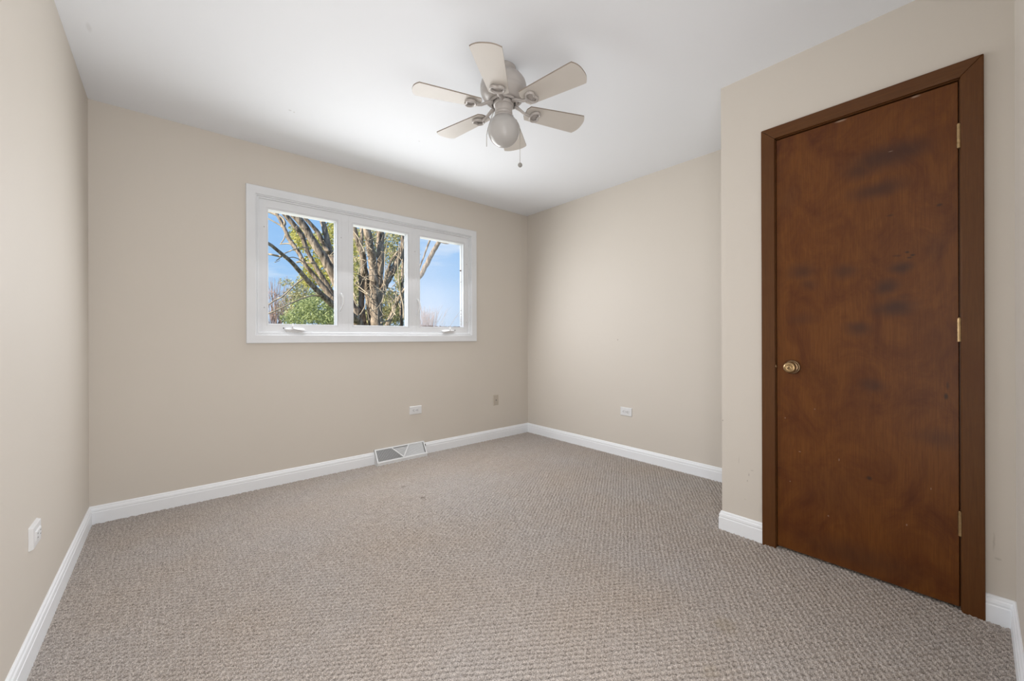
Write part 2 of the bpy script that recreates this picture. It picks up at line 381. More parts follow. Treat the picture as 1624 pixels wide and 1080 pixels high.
# faint seams where the sashes meet the mullions
b.build('frame', m_win, W)
b = MB()
for xx in (.497, 1.048, 1.100, 1.657, 1.701, 2.250): b.box((xx, FY-.0012, 1.128), (xx+.004, FY+.004, 2.045))
b.build('weather_strip', m_win, W)
GY = Y1+.050
GM = .0155
m_glass = bpy.data.materials.new('window_glass'); m_glass.use_nodes = True
def glass_nodes(m, fog):
    t = m.node_tree; n = t.nodes; l = t.links; n.remove(n['Principled BSDF']); out = n['Material Output']
    tr = n.new('ShaderNodeBsdfTransparent'); tr.inputs[0].default_value = (.985, .99, .985, 1)
    gl = n.new('ShaderNodeBsdfGlossy'); gl.inputs['Roughness'].default_value = .02
    fr = n.new('ShaderNodeMixShader'); fr.inputs[0].default_value = .015; l.new(tr.outputs[0], fr.inputs[1]); l.new(gl.outputs[0], fr.inputs[2])
    if fog:
        c = n.new('ShaderNodeTexCoord'); sp = n.new('ShaderNodeSeparateXYZ'); l.new(c.outputs['Object'], sp.inputs[0])
        nz = n.new('ShaderNodeTexNoise'); nz.inputs['Scale'].default_value = 4; nz.inputs['Detail'].default_value = 5; l.new(c.outputs['Object'], nz.inputs[0])
        # condensation thicker to the lower left of the pane
        dv = n.new('ShaderNodeVectorMath'); dv.operation = 'DISTANCE'; l.new(c.outputs['Object'], dv.inputs[0]); dv.inputs[1].default_value = (fog[0], fog[1], fog[2])
        mr = n.new('ShaderNodeMapRange'); mr.interpolation_type = 'SMOOTHSTEP'; l.new(dv.outputs['Value'], mr.inputs[0])
        mr.inputs['From Min'].default_value = .75; mr.inputs['From Max'].default_value = .0; mr.inputs['To Min'].default_value = .015; mr.inputs['To Max'].default_value = .14
        mm = n.new('ShaderNodeMath'); mm.operation = 'MULTIPLY_ADD'; l.new(nz.outputs[0], mm.inputs[0]); mm.inputs[1].default_value = .07; l.new(mr.outputs[0], mm.inputs[2])
        df = n.new('ShaderNodeBsdfDiffuse'); df.inputs[0].default_value = (.86, .80, .80, 1)
        tl = n.new('ShaderNodeBsdfTranslucent'); tl.inputs[0].default_value = (.86, .80, .80, 1)
        ad = n.new('ShaderNodeMixShader'); ad.inputs[0].default_value = .5; l.new(df.outputs[0], ad.inputs[1]); l.new(tl.outputs[0], ad.inputs[2])
        m2 = n.new('ShaderNodeMixShader'); l.new(mm.outputs[0], m2.inputs[0]); l.new(fr.outputs[0], m2.inputs[1]); l.new(ad.outputs[0], m2.inputs[2])
        l.new(m2.outputs[0], out.inputs[0])
    else: l.new(fr.outputs[0], out.inputs[0])
glass_nodes(m_glass, None)
m_foggy = bpy.data.materials.new('fogged_glass'); m_foggy.use_nodes = True
WL = world_loc(W)
glass_nodes(m_foggy, (1.78-WL.x, GY-WL.y, 1.25-WL.z))
for k, (a, c_) in enumerate(OP):
    b = MB().ring((a, OZ[0], c_, OZ[1]), (a+GM-.004, OZ[0]+GM-.002, c_-GM+.004, OZ[1]-GM+.002), FY+.002, GY+.02, .002)
    s_ = b.build('sash', m_win, W)
    b = MB().ring((a+GM-.004, OZ[0]+GM-.002, c_-GM+.004, OZ[1]-GM+.002), (a+GM, OZ[0]+GM, c_-GM, OZ[1]-GM), GY-.006, GY+.02)
    b.build('glazing_bead', m_win, s_)
    p_ = MB().box((a+GM-.003, GY, OZ[0]+GM-.003), (c_-GM+.003, GY+.004, OZ[1]-GM+.003)).build('pane', m_foggy if k == 2 else m_glass, s_)
    if k == 2: p_['label'] = 'fogged pane with condensation at its lower left'
# dirt along the bottom and right edge of the right pane
m_dirt = mat('rotted_seal', (.16, .09, .06), .9, var=(120, .7))
b = MB(); xx = 1.746
while xx < 2.19:
    w_ = random.uniform(.01, .05); h_ = random.uniform(.003, .009)
    b.box((xx, GY-.004, OZ[0]+GM), (min(xx+w_, 2.208), GY-.0005, OZ[0]+GM+h_)); xx += w_ + random.uniform(.0, .02)
for zz in (1.19, 1.205, 1.222, 1.235, 1.25, 1.27, 1.30, 1.335, 1.62, 1.73):
    s2 = .014 if zz > 1.7 else .007
    b.box((2.2095-s2, GY-.004, zz), (2.2095, GY-.0005, zz+s2*.8))
o = b.build('dirt', m_dirt, W); o['label'] = 'dark crumbling seal along the edges of the right pane'
# faint rain-screen strip outside each pane is left out; crank operators
def crank(cx, flip):
    b = MB(); s = flip
    # low domed cover on the frame sill
    pts = []
    for i in range(13):
        u = -1 + 2*i/12
        pts.append((cx + u*.072, FY-.006, 1.130 + .0*u)); 
    rad = [.004 + .011*math.sqrt(max(0, 1-(2*i/12-1)**2)) for i in range(13)]
    b.tube(pts, rad, 12, flat=.9)
    b.box((cx-.060, FY-.010, 1.111), (cx+.060, FY+.002, 1.124))
    o = b.build('crank_operator', m_steel, W)
    b = MB().tube([(cx-s*.018, FY-.012, 1.134), (cx-s*.018, FY-.020, 1.150), (cx-s*.016, FY-.016, 1.166)], [.006, .0055, .0045], 10)
    b.lathe([(0, -.006), (.005, -.004), (.006, 0), (.005, .004), (0, .006)], 12, Matrix.Translation((cx-s*.016, FY-.016, 1.168)))
    b.build('crank_stem', m_steel, o)
    b = MB().tube([(cx-s*.018, FY-.020, 1.138), (cx+s*.010, FY-.026, 1.130), (cx+s*.045, FY-.026, 1.124), (cx+s*.075, FY-.022, 1.122)], [.006, .006, .0055, .006], 10, flat=.7)
    b.build('crank_handle', m_steel, o)
    b = MB().lathe([(0, -.005), (.004, -.004), (.005, 0), (.004, .004), (0, .005)], 10, Matrix.Translation((cx-s*.075, FY-.012, 1.139)))
    b.build('screw_cap', m_slot, o)
crank(.706, 1); crank(2.030, -1)
def latch(x, z):
    b = MB().box((x-.008, FY-.004, z-.035), (x+.008, FY+.001, z+.065))
    o = b.build('latch', m_steel, W)
    pts = []
    for i in range(11):
        u = i/10; pts.append((x + .012*math.sin(u*math.pi*1.4-.3), FY-.010-.018*math.sin(u*math.pi), z+.07-u*.145))
    MB().tube(pts, [.006, .0075, .0075, .007, .0065, .006, .006, .0058, .0055, .005, .0045], 10).build('latch_lever', m_steel, o)
latch(1.040, 1.355); latch(1.712, 1.348)
b = MB()
for (x, z) in ((.512, 1.865), (.512, 1.287), (1.044, 1.872), (1.688, 1.85), (2.250, 1.80), (2.245, 1.22)):
    b = MB().lathe([(0, -.002), (.0035, -.0015), (.004, 0)], 10, Matrix.Translation((x, FY, z)) @ Matrix.Rotation(-math.pi/2, 4, 'X'))
    b.build('screw_head', m_screw, W)

# ------------------------------------------------------------------ closet door
D = thing('door_1', (XD, .35, 0), 'dark brown flush wooden closet door with brass knob and stains', 'door', kind='structure')
CI0, CI1, CIZ = .0385, .6595, 2.0605         # casing inner edge
def cas(b, pts_o, pts_i, d0, d1):
    """mitred board: outer & inner edge end points in (y,z)"""
    (a, b_, c_, d_) = (pts_o[0], pts_o[1], pts_i[1], pts_i[0])
    vs = [(XD-d0, *p) for p in (a, b_)] + [(XD-d1, *p) for p in (c_, d_)] + [(XD+.002, *p) for p in (a, b_, c_, d_)]
    b.add(vs, [(0,1,2,3), (7,6,5,4), (0,4,5,1), (1,5,6,2), (2,6,7,3), (3,7,4,0)])
for nm, po, pi, mm_ in (('casing', [(CY1, -.01), (CY1, CZ)], [(CI1, -.01), (CI1, CIZ)], m_casing),
                       ('casing', [(CY0, -.01), (CY0, CZ)], [(CI0, -.01), (CI0, CIZ)], m_casing),
                       ('casing', [(CY0, CZ), (CY1, CZ)], [(CI0, CIZ), (CI1, CIZ)], m_casing_h)):
    b = MB(); cas(b, po, pi, .017, .012); b.build(nm, mm_, D, bevel=.003)
b = MB()   # jamb lining, set back a hair from the casing edge
b.box((XD+.001, DY1-.0045, -.01), (XD+.11, DY1, DZ)).box((XD+.001, DY0, -.01), (XD+.11, DY0+.0050, DZ)).box((XD+.001, DY0, DZ-.005), (XD+.11, DY1, DZ))
b.box((XD+.040, DY1-.013, -.01), (XD+.075, DY1, DZ)).box((XD+.040, DY0, -.01), (XD+.075, DY0+.013, DZ)).box((XD+.040, DY0, DZ-.013), (XD+.075, DY1, DZ))
b.build('jamb', m_casing, D)
SY0, SY1, SZ0, SZ1 = .0445, .6545, .014, 2.051
b = MB().box((XD+.001, SY0, SZ0), (XD+.036, SY1, SZ1))
slab = b.build('door_slab', m_door, D, bevel=.0015)
dl = lambda y, z, ry, rz, k: (.001, y-.35, z, .05, ry, rz, k)
spots(m_door, (.052, .022, .014), [
    dl(.26, 1.825, .19, .085, .85), dl(.19, 1.835, .12, .075, .8), dl(.34, 1.80, .09, .065, .7), dl(.28, 1.70, .14, .06, .75), dl(.25, 1.72, .06, .02, .4),
    dl(.553, 1.381, .095, .065, .65), dl(.387, 1.365, .085, .055, .65), dl(.52, 1.32, .06, .05, .5), dl(.205, 1.35, .060, .045, .85), dl(.250, 1.275, .058, .055, .85), dl(.228, 1.185, .105, .060, .9),
    dl(.199, 1.225, .04, .02, .4), dl(.344, 1.095, .080, .050, .75), dl(.302, .853, .06, .045, .6), dl(.105, .66, .11, .055, .45), dl(.55, 1.15, .09, .05, .35),
    dl(.10, 1.42, .05, .09, .25), dl(.60, 1.75, .07, .10, .25), dl(.35, .08, .33, .10, .5), dl(.45, .35, .2, .2, .2)], soft=.95, noise=.05, nscale=7)
spots(m_door, (.028, .018, .012), [dl(.184, 1.412, .010, .006, .8), dl(.169, 1.399, .010, .006, .8), dl(.178, 1.390, .012, .005, .7), dl(.215, 1.402, .02, .006, .5), dl(.094, 1.585, .012, .008, .7),
    dl(.24, 1.575, .016, .006, .5), dl(.308, .444, .014, .012, .8), dl(.079, .828, .008, .018, .8), dl(.075, .87, .006, .02, .5)], soft=.8, noise=.012)
spots(m_door, (.42, .32, .25), [dl(.40, 2.046, .028, .006, .5), dl(.16, 2.046, .018, .006, .5), dl(.235, 1.848, .010, .0014, .6), dl(.56, .505, .006, .002, .6), dl(.41, .50, .002, .008, .5), dl(.50, .72, .004, .003, .4),
    dl(.12, .45, .002, .006, .4), dl(.19, .28, .003, .006, .4), dl(.62, .66, .003, .004, .5), dl(.45, .23, .004, .004, .4), dl(.60, .35, .003, .003, .5)], soft=.7)
# brass knob
KY, KZ = .588, .915
Mk = Matrix.Translation((XD+.001, KY, KZ)) @ Matrix.Rotation(-math.pi/2, 4, 'Y')
kb = MB().lathe([(0, 0), (.0320, 0), (.0335, .003), (.0320, .007), (.0275, .009), (.0255, .0075), (.022, .0085), (.0150, .010)], 40, Mk).build('knob_rose', m_brass, slab)
MB().lathe([(.0150, .008), (.0125, .014), (.0120, .024), (.0150, .030), (.0225, .034), (.0265, .041), (.0270, .048), (.0245, .054), (.0200, .0565), (.0125, .0575), (.0110, .0565), (.0090, .056), (.0085, .0575), (.0045, .058), (0, .058)], 40, Mk).build('knob', m_brass_light, slab)
b = MB().box((XD-.0585, KY-.0012, KZ-.0040), (XD-.0572, KY+.0012, KZ+.0040)); b.build('knob_button', m_black, slab)
b = MB().lathe([(0, 0), (.010, 0), (.010, .004), (0, .004)], 20, Matrix.Translation((XD-.001, DY1+.0015, KZ)) @ Matrix.Rotation(-math.pi/2, 4, 'Y'))
b.build('strike_plate', m_brass, D)
for za, zb_ in ((1.789, 1.882), (1.042, 1.132), (.292, .384)):
    h = MB(); n = 5; hl = (zb_-za)/n
    for i in range(n):
        z0_ = za+i*hl
        h.lathe([(0, z0_+.0004), (.0062, z0_+.0004), (.0062, z0_+hl-.0012), (.0048, z0_+hl-.0012), (.0048, z0_+hl+.0004), (0, z0_+hl+.0004)], 18, Matrix.Translation((XD-.0062, .0425, 0)), smooth=False)
    h.lathe([(0, zb_), (.004, zb_), (.0045, zb_+.002), (.002, zb_+.004), (0, zb_+.004)], 12, Matrix.Translation((XD-.0062, .0425, 0)))
    h.box((XD-.003, .0405, za), (XD+.03, .0425, zb_)).box((XD-.003, .0428, za), (XD+.03, .0444, zb_))
    h.build('hinge', m_brass_light, D)

# ------------------------------------------------------------------ outlets
def plate(name, label, cat, origin, ax_u, ax_n, w_, h_, th, mat_, kind, group=None):
    """origin: centre on the wall; ax_u: along the wall; ax_n: into the room"""
    u = Vector(ax_u); n = Vector(ax_n); O = Vector(origin)
    P = thing(name, origin, label, cat, group)
    def pt(a, c_, d): return O + u*a + Vector((0,0,1))*c_ + n*d
    def bx(b, a0, a1, c0, c1, d0, d1, taper=0.0):
        vs = [pt(a, c_, d0) for a, c_ in ((a0,c0),(a1,c0),(a1,c1),(a0,c1))] + [pt(a, c_, d1) for a, c_ in ((a0+taper,c0+taper),(a1-taper,c0+taper),(a1-taper,c1-taper),(a0+taper,c1-taper))]
        b.add(vs, [(3,2,1,0),(4,5,6,7),(0,1,5,4),(1,2,6,5),(2,3,7,6),(3,0,4,7)])
    b = MB(); bx(b, -w_/2, w_/2, -h_/2, h_/2, -.001, th, .004); b.build('cover_plate', mat_, P, bevel=.0015)
    if kind == 'duplex':
        for s in (-1, 1):
            cx = s*.0195
            b = MB(); prof = []
            vs = []; K = 20
            for i in range(K):
                a = 2*math.pi*i/K; rr = .0165
                vs.append((cx + max(-.0130, min(.0130, rr*math.cos(a))), rr*math.sin(a)))
            b.add([pt(a, c_, th-.001) for a, c_ in vs] + [pt(a, c_, th+.0025) for a, c_ in vs], [(i, (i+1) % K, K+(i+1) % K, K+i) for i in range(K)] + [tuple(range(K, 2*K))])
            r_ = b.build('receptacle', mat_, P)
            for q0, q1, q2, q3 in ((-.0095, -.0005, .0055, .0080), (-.0095, .0, -.0080, -.0055)):
                b = MB(); bx(b, cx+q0+.004, cx+q1+.004, q2, q3, th+.002, th+.0030); b.build('slot', m_slot, r_)
            b = MB(); bx(b, cx-.011, cx-.006, -.0028, .0028, th+.002, th+.0030); b.build('slot', m_slot, r_)
        b = MB(); bx(b, -.003, .003, -.003, .003, th-.001, th+.0015); b.build('screw', m_screw, P)
    elif kind == 'rocker':
        b = MB(); bx(b, -.032, .032, -.0175, .0175, th-.001, th+.004, .003); r_ = b.build('receptacle', mat_, P, bevel=.001)
        for s in (-1, 1):
            for z_ in (-.008, .005):
                b = MB(); bx(b, s*.018-.004, s*.018+.004, z_, z_+.0025, th+.003, th+.0045); b.build('slot', m_slot, r_)
    else:
        b = MB(); bx(b, -.010, .010, -.012, .012, th-.001, th+.003, .001); r_ = b.build('jack', mat_, P)
        b = MB(); bx(b, -.006, .006, -.006, .005, th+.002, th+.0035); b.build('socket', m_slot, r_)
        for s in (-1, 1):
            b = MB(); bx(b, -.003, .003, s*.046-.003, s*.046+.003, th-.001, th+.001); b.build('screw', m_screw, P)
    return P
plate('wall_outlet', 'white sideways outlet below the window, above the floor register', 'outlet', (1.6845, Y1, .4125), (1,0,0), (0,-1,0), .121, .075, .007, m_plastic, 'duplex')
plate('wall_outlet', 'white sideways outlet on the bright wall between far corner and closet', 'outlet', (X1, 2.023, .405), (0,-1,0), (-1,0,0), .119, .077, .007, m_plastic, 'duplex')
plate('wall_outlet', 'white sideways outlet on the left wall, standing off the wall', 'outlet', (X0, 2.080, .402), (0,1,0), (1,0,0), .108, .078, .011, m_plastic, 'rocker')
plate('phone_jack', 'small upright beige jack plate painted over near the far corner', 'wall jack', (2.609, Y1, .407), (1,0,0), (0,-1,0), .072, .112, .005, m_beige, 'jack')

# ------------------------------------------------------------------ baseboard register
V = thing('floor_register', ((VX0+VX1)/2, Y1-.03, 0), 'white slanted metal floor register with V-shaped divider below the window', 'register')
yt, zt, yb, zb0 = Y1-.014, .122, Y1-.078, .024      # top and bottom edge of the sloped face
def fp(u, v, d=0.0):      # u 0..1 along, v 0..1 from bottom to top of the face, d outward
    nn = Vector((0, -(zt-zb0), -(yt-yb)*-1)).normalized(); nn = Vector((0, -(zt-zb0), (yt-yb))).normalized()
    return Vector((VX0 + u*(VX1-VX0), yb+(yt-yb)*v, zb0+(zt-zb0)*v)) + nn*d
def fq(b, poly, d0, d1):
    n = len(poly); b.add([fp(u, v, d0) for u, v in poly] + [fp(u, v, d1) for u, v in poly],
          [tuple(range(n))[::-1], tuple(range(n, 2*n))] + [(i, (i+1) % n, n+(i+1) % n, n+i) for i in range(n)])
bu, bv = .026, .10
b = MB()
fq(b, [(0,0),(1,0),(1,bv),(0,bv)], -.006, .002); fq(b, [(0,1-bv*.7),(1,1-bv*.7),(1,1),(0,1)], -.006, .002)
fq(b, [(0,bv),(bu,bv),(bu,1-bv*.7),(0,1-bv*.7)], -.006, .002); fq(b, [(1-bu,bv),(1,bv),(1,1-bv*.7),(1-bu,1-bv*.7)], -.006, .002)
b.box((VX0, yb-.0005, -.010), (VX1, yb+.004, zb0+.002))                       # bottom lip
for xa, xb in ((VX0, VX0+.003), (VX1-.003, VX1)):                              # end cheeks
    b.add([(xa, yb, -.01), (xa, Y1-.001, -.01), (xa, Y1-.001, zt), (xa, yt, zt), (xa, yb, zb0), (xb, yb, -.01), (xb, Y1-.001, -.01), (xb, Y1-.001, zt), (xb, yt, zt), (xb, yb, zb0)],
          [(0,1,2,3,4), (9,8,7,6,5), (0,5,6,1), (1,6,7,2), (2,7,8,3), (3,8,9,4), (4,9,5,0)])
b.box((VX0, yt-.001, zt-.004), (VX1, Y1-.001, zt))                             # top return
b.build('register_frame', m_vent, V)
b = MB().box((VX0+.004, Y1-.006, 0), (VX1-.004, Y1-.002, zt-.006)); b.build('back_plate', m_ventback, V)
JU = .515; TL_, TR_ = .325, .665
for tu in (TL_, TR_):
    b = MB(); hw = .013
    fq(b, [(JU-hw, bv), (JU+hw, bv), (tu+hw, 1-bv*.6), (tu-hw, 1-bv*.6)], -.006, .004); b.build('divider', m_vent, V)
def xl(v): return JU + (TL_-JU)*(v-bv)/(1-bv*1.6)
def xr(v): return JU + (TR_-JU)*(v-bv)/(1-bv*1.6)
# left: upright fins; right: upright fins leaning the other way; middle: level slats
for side in (0, 1):
    b = MB(); n = 30
    for i in range(n):
        u = (bu + .004 + (.49-bu)*i/n) if side == 0 else (.53 + (.97-.53-.004)*i/n)
        v0, v1 = bv, 1-bv*.7
        if side == 0 and u > TL_: v1 = max(bv, bv + (u-JU)/(TL_-JU)*(1-bv*1.6))
        if side == 1 and u < TR_: v1 = max(bv, bv + (u-JU)/(TR_-JU)*(1-bv*1.6))
        if v1 - v0 < .04: continue
        sk = .012 if side == 0 else -.012
        w2 = .0022
        pts = [fp(u-w2, v0, 0), fp(u+w2, v0, 0), fp(u+w2, v1, 0), fp(u-w2, v1, 0), fp(u-w2+sk, v0, -.012), fp(u+w2+sk, v0, -.012), fp(u+w2+sk, v1, -.012), fp(u-w2+sk, v1, -.012)]
        b.add(pts, [(0,1,2,3), (7,6,5,4), (0,4,5,1), (1,5,6,2), (2,6,7,3), (3,7,4,0)])
    b.build('louver', m_vent, V)
b = MB()
for i in range(9):
    v = bv + .12 + (1-bv*1.7-bv-.12)*i/8
    a, c_ = xl(v)+.012, xr(v)-.012
    if c_ - a > .01: fq(b, [(a, v-.022), (c_, v-.022), (c_, v+.022), (a, v+.022)], -.010, -.002)
b.build('louver', m_vent, V)
b = MB().box((VX1-.0005, yt-.030, .070), (VX1+.002, yt-.012, .100)); b.build('damper_lever', m_black, V)

# ------------------------------------------------------------------ ceiling fan
FX, FYY = 1.295, 1.570
FAN = thing('ceiling_fan', (FX, FYY, H), 'beige-white six-blade ceiling fan with round glass globe light', 'ceiling fan')
MF = Matrix.Translation((FX, FYY, 0))
MB().lathe([(.030, 2.4395), (.060, 2.4395), (.064, 2.436), (.064, 2.425), (.061, 2.415), (.059, 2.405), (.059, 2.398)], 56, MF).build('canopy', m_fan, FAN)
MB().lathe([(.058, 2.402), (.070, 2.4005), (.084, 2.394), (.100, 2.382), (.112, 2.364), (.117, 2.348), (.118, 2.336), (.1175, 2.324), (.115, 2.318), (.1165, 2.314), (.112, 2.300), (.101, 2.283), (.088, 2.270), (.076, 2.264), (.073, 2.266), (.070, 2.272)], 64, MF).build('motor_housing', m_fan, FAN)
b = MB().lathe([(.072, 2.274), (.0715, 2.262), (.068, 2.258), (.062, 2.257)], 56, MF).lathe([(.052, 2.265), (.052, 2.2475), (.048, 2.245), (.04, 2.245)], 48, MF); b.build('flywheel', m_fan, FAN)
b = MB()
for k in range(18):
    a = 2*math.pi*k/18+.1; M_ = MF @ Matrix.Rotation(a, 4, 'Z')
    vs = [M_ @ Vector(p) for p in ((.053, -.006, 2.2590), (.067, -.006, 2.2590), (.067, .006, 2.2590), (.053, .006, 2.2590), (.053, -.006, 2.2655), (.067, -.006, 2.2655), (.067, .006, 2.2655), (.053, .006, 2.2655))]
    b.add(vs, [(0,3,2,1),(4,5,6,7),(0,1,5,4),(1,2,6,5),(2,3,7,6),(3,0,4,7)])
b.lathe([(.050, 2.2695), (.071, 2.2695)], 40, MF)
b.build('vent_slots', m_fan_dark, FAN)
MB().lathe([(.0, 2.259), (.036, 2.259), (.043, 2.255), (.0445, 2.248), (.0445, 2.214), (.0435, 2.2125), (.0450, 2.211), (.0450, 2.204), (.0435, 2.2025), (.0430, 2.198), (.047, 2.194), (.0485, 2.188), (.0475, 2.180), (.044, 2.178)], 48, MF).build('switch_housing', m_fan, FAN)
GC, GR = 2.121, .0805
MB().lathe([(.043, 2.186)] + [(GR*math.cos(a), GC+GR*math.sin(a)) for a in np.linspace(math.radians(57), -math.pi/2, 40)], 64, MF).build('globe_shade', m_globe, FAN)
PH = 3.856; BZ = 2.237; PITCH = math.tan(math.radians(8.5))
R0, RT = .122, .456
def blade_outline():
    pts = []
    w0, w1 = .0475, .0690
    n = 24
    # lower edge root->tip, tip arc, upper edge tip->root
    rc = .014
    def edge(r, s):
        u = (r-R0)/(RT-R0); return s*(w0 + (w1-w0)*min(1, u*1.05)**.85)
    lo = [(R0+.016, -w0*.70)] + [(R0+.012+(RT-.034-R0-.012)*i/8, edge(R0+.012+(RT-.034-R0-.012)*i/8, -1)) for i in range(9)]
    tip = []
    for i in range(15):
        a = -1 + 2*i/14
        tip.append((RT - .022*abs(a)**2.6, w1*a*.985))
    up = [(x, -y) for x, y in reversed(lo)]
    pts = [(R0, -w0*.55)] + lo[1:] + tip + up[:-1] + [(R0, w0*.55)]
    return pts
BO = blade_outline()
def bean(n=40):
    pts = []
    for i in range(n):
        a = 2*math.pi*i/n
        y = .033*math.sin(a); x = .026*math.cos(a)
        # heart notch on the outer side, squeezed waist near the hub
        x += -.010*math.exp(-(y/.012)**2)*(1 if math.cos(a) > 0 else 0) + .0*y
        pts.append((.176 + x, y))
    return pts
for k in range(6):
    a = PH + k*math.pi/3
    M_ = Matrix.Translation((FX, FYY, BZ)) @ Matrix.Rotation(a, 4, 'Z')
    tilt = lambda x, y, z: M_ @ Vector((x, y, z - y*PITCH))
    b = MB(); n = len(BO)
    b.add([tilt(x, y, -.003) for x, y in BO] + [tilt(x, y, .003) for x, y in BO],
          [tuple(range(n))[::-1], tuple(range(n, 2*n))] + [(i, (i+1) % n, n+(i+1) % n, n+i) for i in range(n)])
    bl = b.build('blade', m_blade, FAN)
    bl.data.materials.append(m_blade_edge)
    for f_ in list(bl.data.polygons)[2:]: f_.material_index = 1
    b = MB()
    b.tube([M_ @ Vector((x, y, -.0125 - y*PITCH)) for x, y in bean()], .0058, 10, closed=True, flat=1.3)
    # arm: rises from the flywheel and drops to the loop
    b.tube([M_ @ Vector(p) for p in ((.060, 0, .0150), (.078, 0, .0135), (.098, 0, .003), (.118, 0, -.008), (.136, 0, -.0125), (.152, 0, -.0128))], [.0115, .0105, .0090, .0085, .0085, .007], 12, flat=.8)
    # thin web inside the loop carrying the screws
    bb_ = bean()
    b.add([tilt(.176+(x-.176)*.96, y*.96, -.0060) for x, y in bb_] + [tilt(.176+(x-.176)*.96, y*.96, -.0032) for x, y in bb_],
          [tuple(range(40))[::-1], tuple(range(40, 80))] + [(i, (i+1) % 40, 40+(i+1) % 40, 40+i) for i in range(40)])
    ar = b.build('blade_arm', m_fan, FAN)
    for (sx, sy) in ((.164, .018), (.164, -.018), (.186, 0)):
        c0 = tilt(sx, sy, -.0062)
        MB().lathe([(0, -.0028), (.0028, -.002), (.0042, 0)], 12, Matrix.Translation(c0)).build('screw', m_fan, ar)
rv = Vector((math.cos(TH), -math.sin(TH), 0))
def beads(b, pts, r):
    b.tube(pts, r, 6)
cp = Vector((FX, FYY, 0))
up_ = Vector((0, 0, 1))
tw = Vector((-math.sin(TH), -math.cos(TH), 0))   # towards the doorway side
b = MB(); ang = lambda s: cp + rv*s
pts = [cp + rv*.047 + up_*2.200] + [cp + rv*((GR+.003)*math.cos(q_)) + up_*(GC + (GR+.003)*math.sin(q_)) for q_ in np.linspace(math.radians(52), 0, 8)] + [cp + rv*(GR+.003) + up_*1.956]
beads(b, pts, .0014)
ch = b.build('pull_chain', m_chain, FAN)
MB().lathe([(.0*1, .0125)] + [(.0115*math.cos(q_), .0115*math.sin(q_)) for q_ in np.linspace(math.pi/2, -math.pi/2, 14)], 24, Matrix.Translation(cp + rv*(GR+.003) + up_*1.945)).build('pull_knob', m_knobgrey, ch)
b = MB()
pts = [cp - rv*.046 + up_*2.230, cp - rv*.056 + up_*2.205, cp - rv*.070 + up_*2.165, cp - rv*.080 + up_*2.135, cp - rv*.0865 + up_*2.10, cp - rv*.0868 + up_*2.040]
beads(b, pts, .0017); b.build('pull_chain', m_chain, FAN)

# ------------------------------------------------------------------ outdoors
def bark(name, c1, c2, sc=14):
    m = bpy.data.materials.new(name); m.use_nodes = True; t = m.node_tree; b = t.nodes['Principled BSDF']; n = t.nodes; l = t.links
    c = n.new('ShaderNodeTexCoord'); mp = n.new('ShaderNodeMapping'); mp.inputs['Scale'].default_value = (sc, sc, sc*.28); l.new(c.outputs['Object'], mp.inputs[0])
    g = n.new('ShaderNodeTexNoise'); g.inputs['Scale'].default_value = 1; g.inputs['Detail'].default_value = 6; g.inputs['Distortion'].default_value = 1.2; l.new(mp.outputs[0], g.inputs[0])
    r = n.new('ShaderNodeValToRGB'); r.color_ramp.elements[0].position = .35; r.color_ramp.elements[1].position = .66
    r.color_ramp.elements[0].color = (*c1, 1); r.color_ramp.elements[1].color = (*c2, 1); l.new(g.outputs[0], r.inputs[0]); l.new(r.outputs[0], b.inputs['Base Color'])
    b.inputs['Roughness'].default_value = .9; b.inputs['Specular IOR Level'].default_value = .1
    bp = n.new('ShaderNodeBump'); bp.inputs['Strength'].default_value = .8; bp.inputs['Distance'].default_value = .03; l.new(g.outputs[0], bp.inputs['Height']); l.new(bp.outputs[0], b.inputs['Normal'])
    return m
m_bark = bark('grey_brown_bark', (.065, .050, .040), (.36, .29, .23))
m_twig = mat('pale_twig_bark', (.31, .255, .19), .9, spec=.1, var=(8, .3))
m_twig_red = mat('bare_twig_bark', (.30, .22, .20), .9, spec=.1)
def leafmat(name, ca, cb):
    m = bpy.data.materials.new(name); m.use_nodes = True; t = m.node_tree; b = t.nodes['Principled BSDF']; n = t.nodes; l = t.links
    c = n.new('ShaderNodeTexCoord'); g = n.new('ShaderNodeTexNoise'); g.inputs['Scale'].default_value = 2.2; g.inputs['Detail'].default_value = 5; l.new(c.outputs['Object'], g.inputs[0])
    r = n.new('ShaderNodeValToRGB'); r.color_ramp.elements[0].position = .36; r.color_ramp.elements[1].position = .64
    r.color_ramp.elements[0].color = (*ca, 1); r.color_ramp.elements[1].color = (*cb, 1); l.new(g.outputs[0], r.inputs[0]); l.new(r.outputs[0], b.inputs['Base Color'])
    b.inputs['Roughness'].default_value = .7; b.inputs['Specular IOR Level'].default_value = .25
    tl = n.new('ShaderNodeBsdfTranslucent'); l.new(r.outputs[0], tl.inputs[0]); mx = n.new('ShaderNodeMixShader'); mx.inputs[0].default_value = .35
    l.new(b.outputs[0], mx.inputs[1]); l.new(tl.outputs[0], mx.inputs[2]); l.new(mx.outputs[0], n['Material Output'].inputs[0])
    return m
m_leaf_y = leafmat('yellow_green_needles', (.24, .25, .07), (.62, .56, .18))
m_leaf_g = leafmat('green_needles', (.15, .20, .08), (.40, .45, .22))
m_leaf_m = leafmat('olive_needles', (.20, .20, .10), (.50, .47, .26))
m_grass = mat('winter_lawn', (.20, .21, .09), .95, spec=.1, var=(3, .3))
GZ = -.9
def at(px, py, Dp):
    """world point on the sight line of a measured place in the photo, Dp metres deep"""
    r = (px-CXP)/F; u = -(py-CYP)/F
    r, u = r*math.cos(ROLL)-u*math.sin(ROLL), r*math.sin(ROLL)+u*math.cos(ROLL)
    return Vector(((math.sin(TH)+r*math.cos(TH))*Dp, (math.cos(TH)-r*math.sin(TH))*Dp, CH+u*Dp))
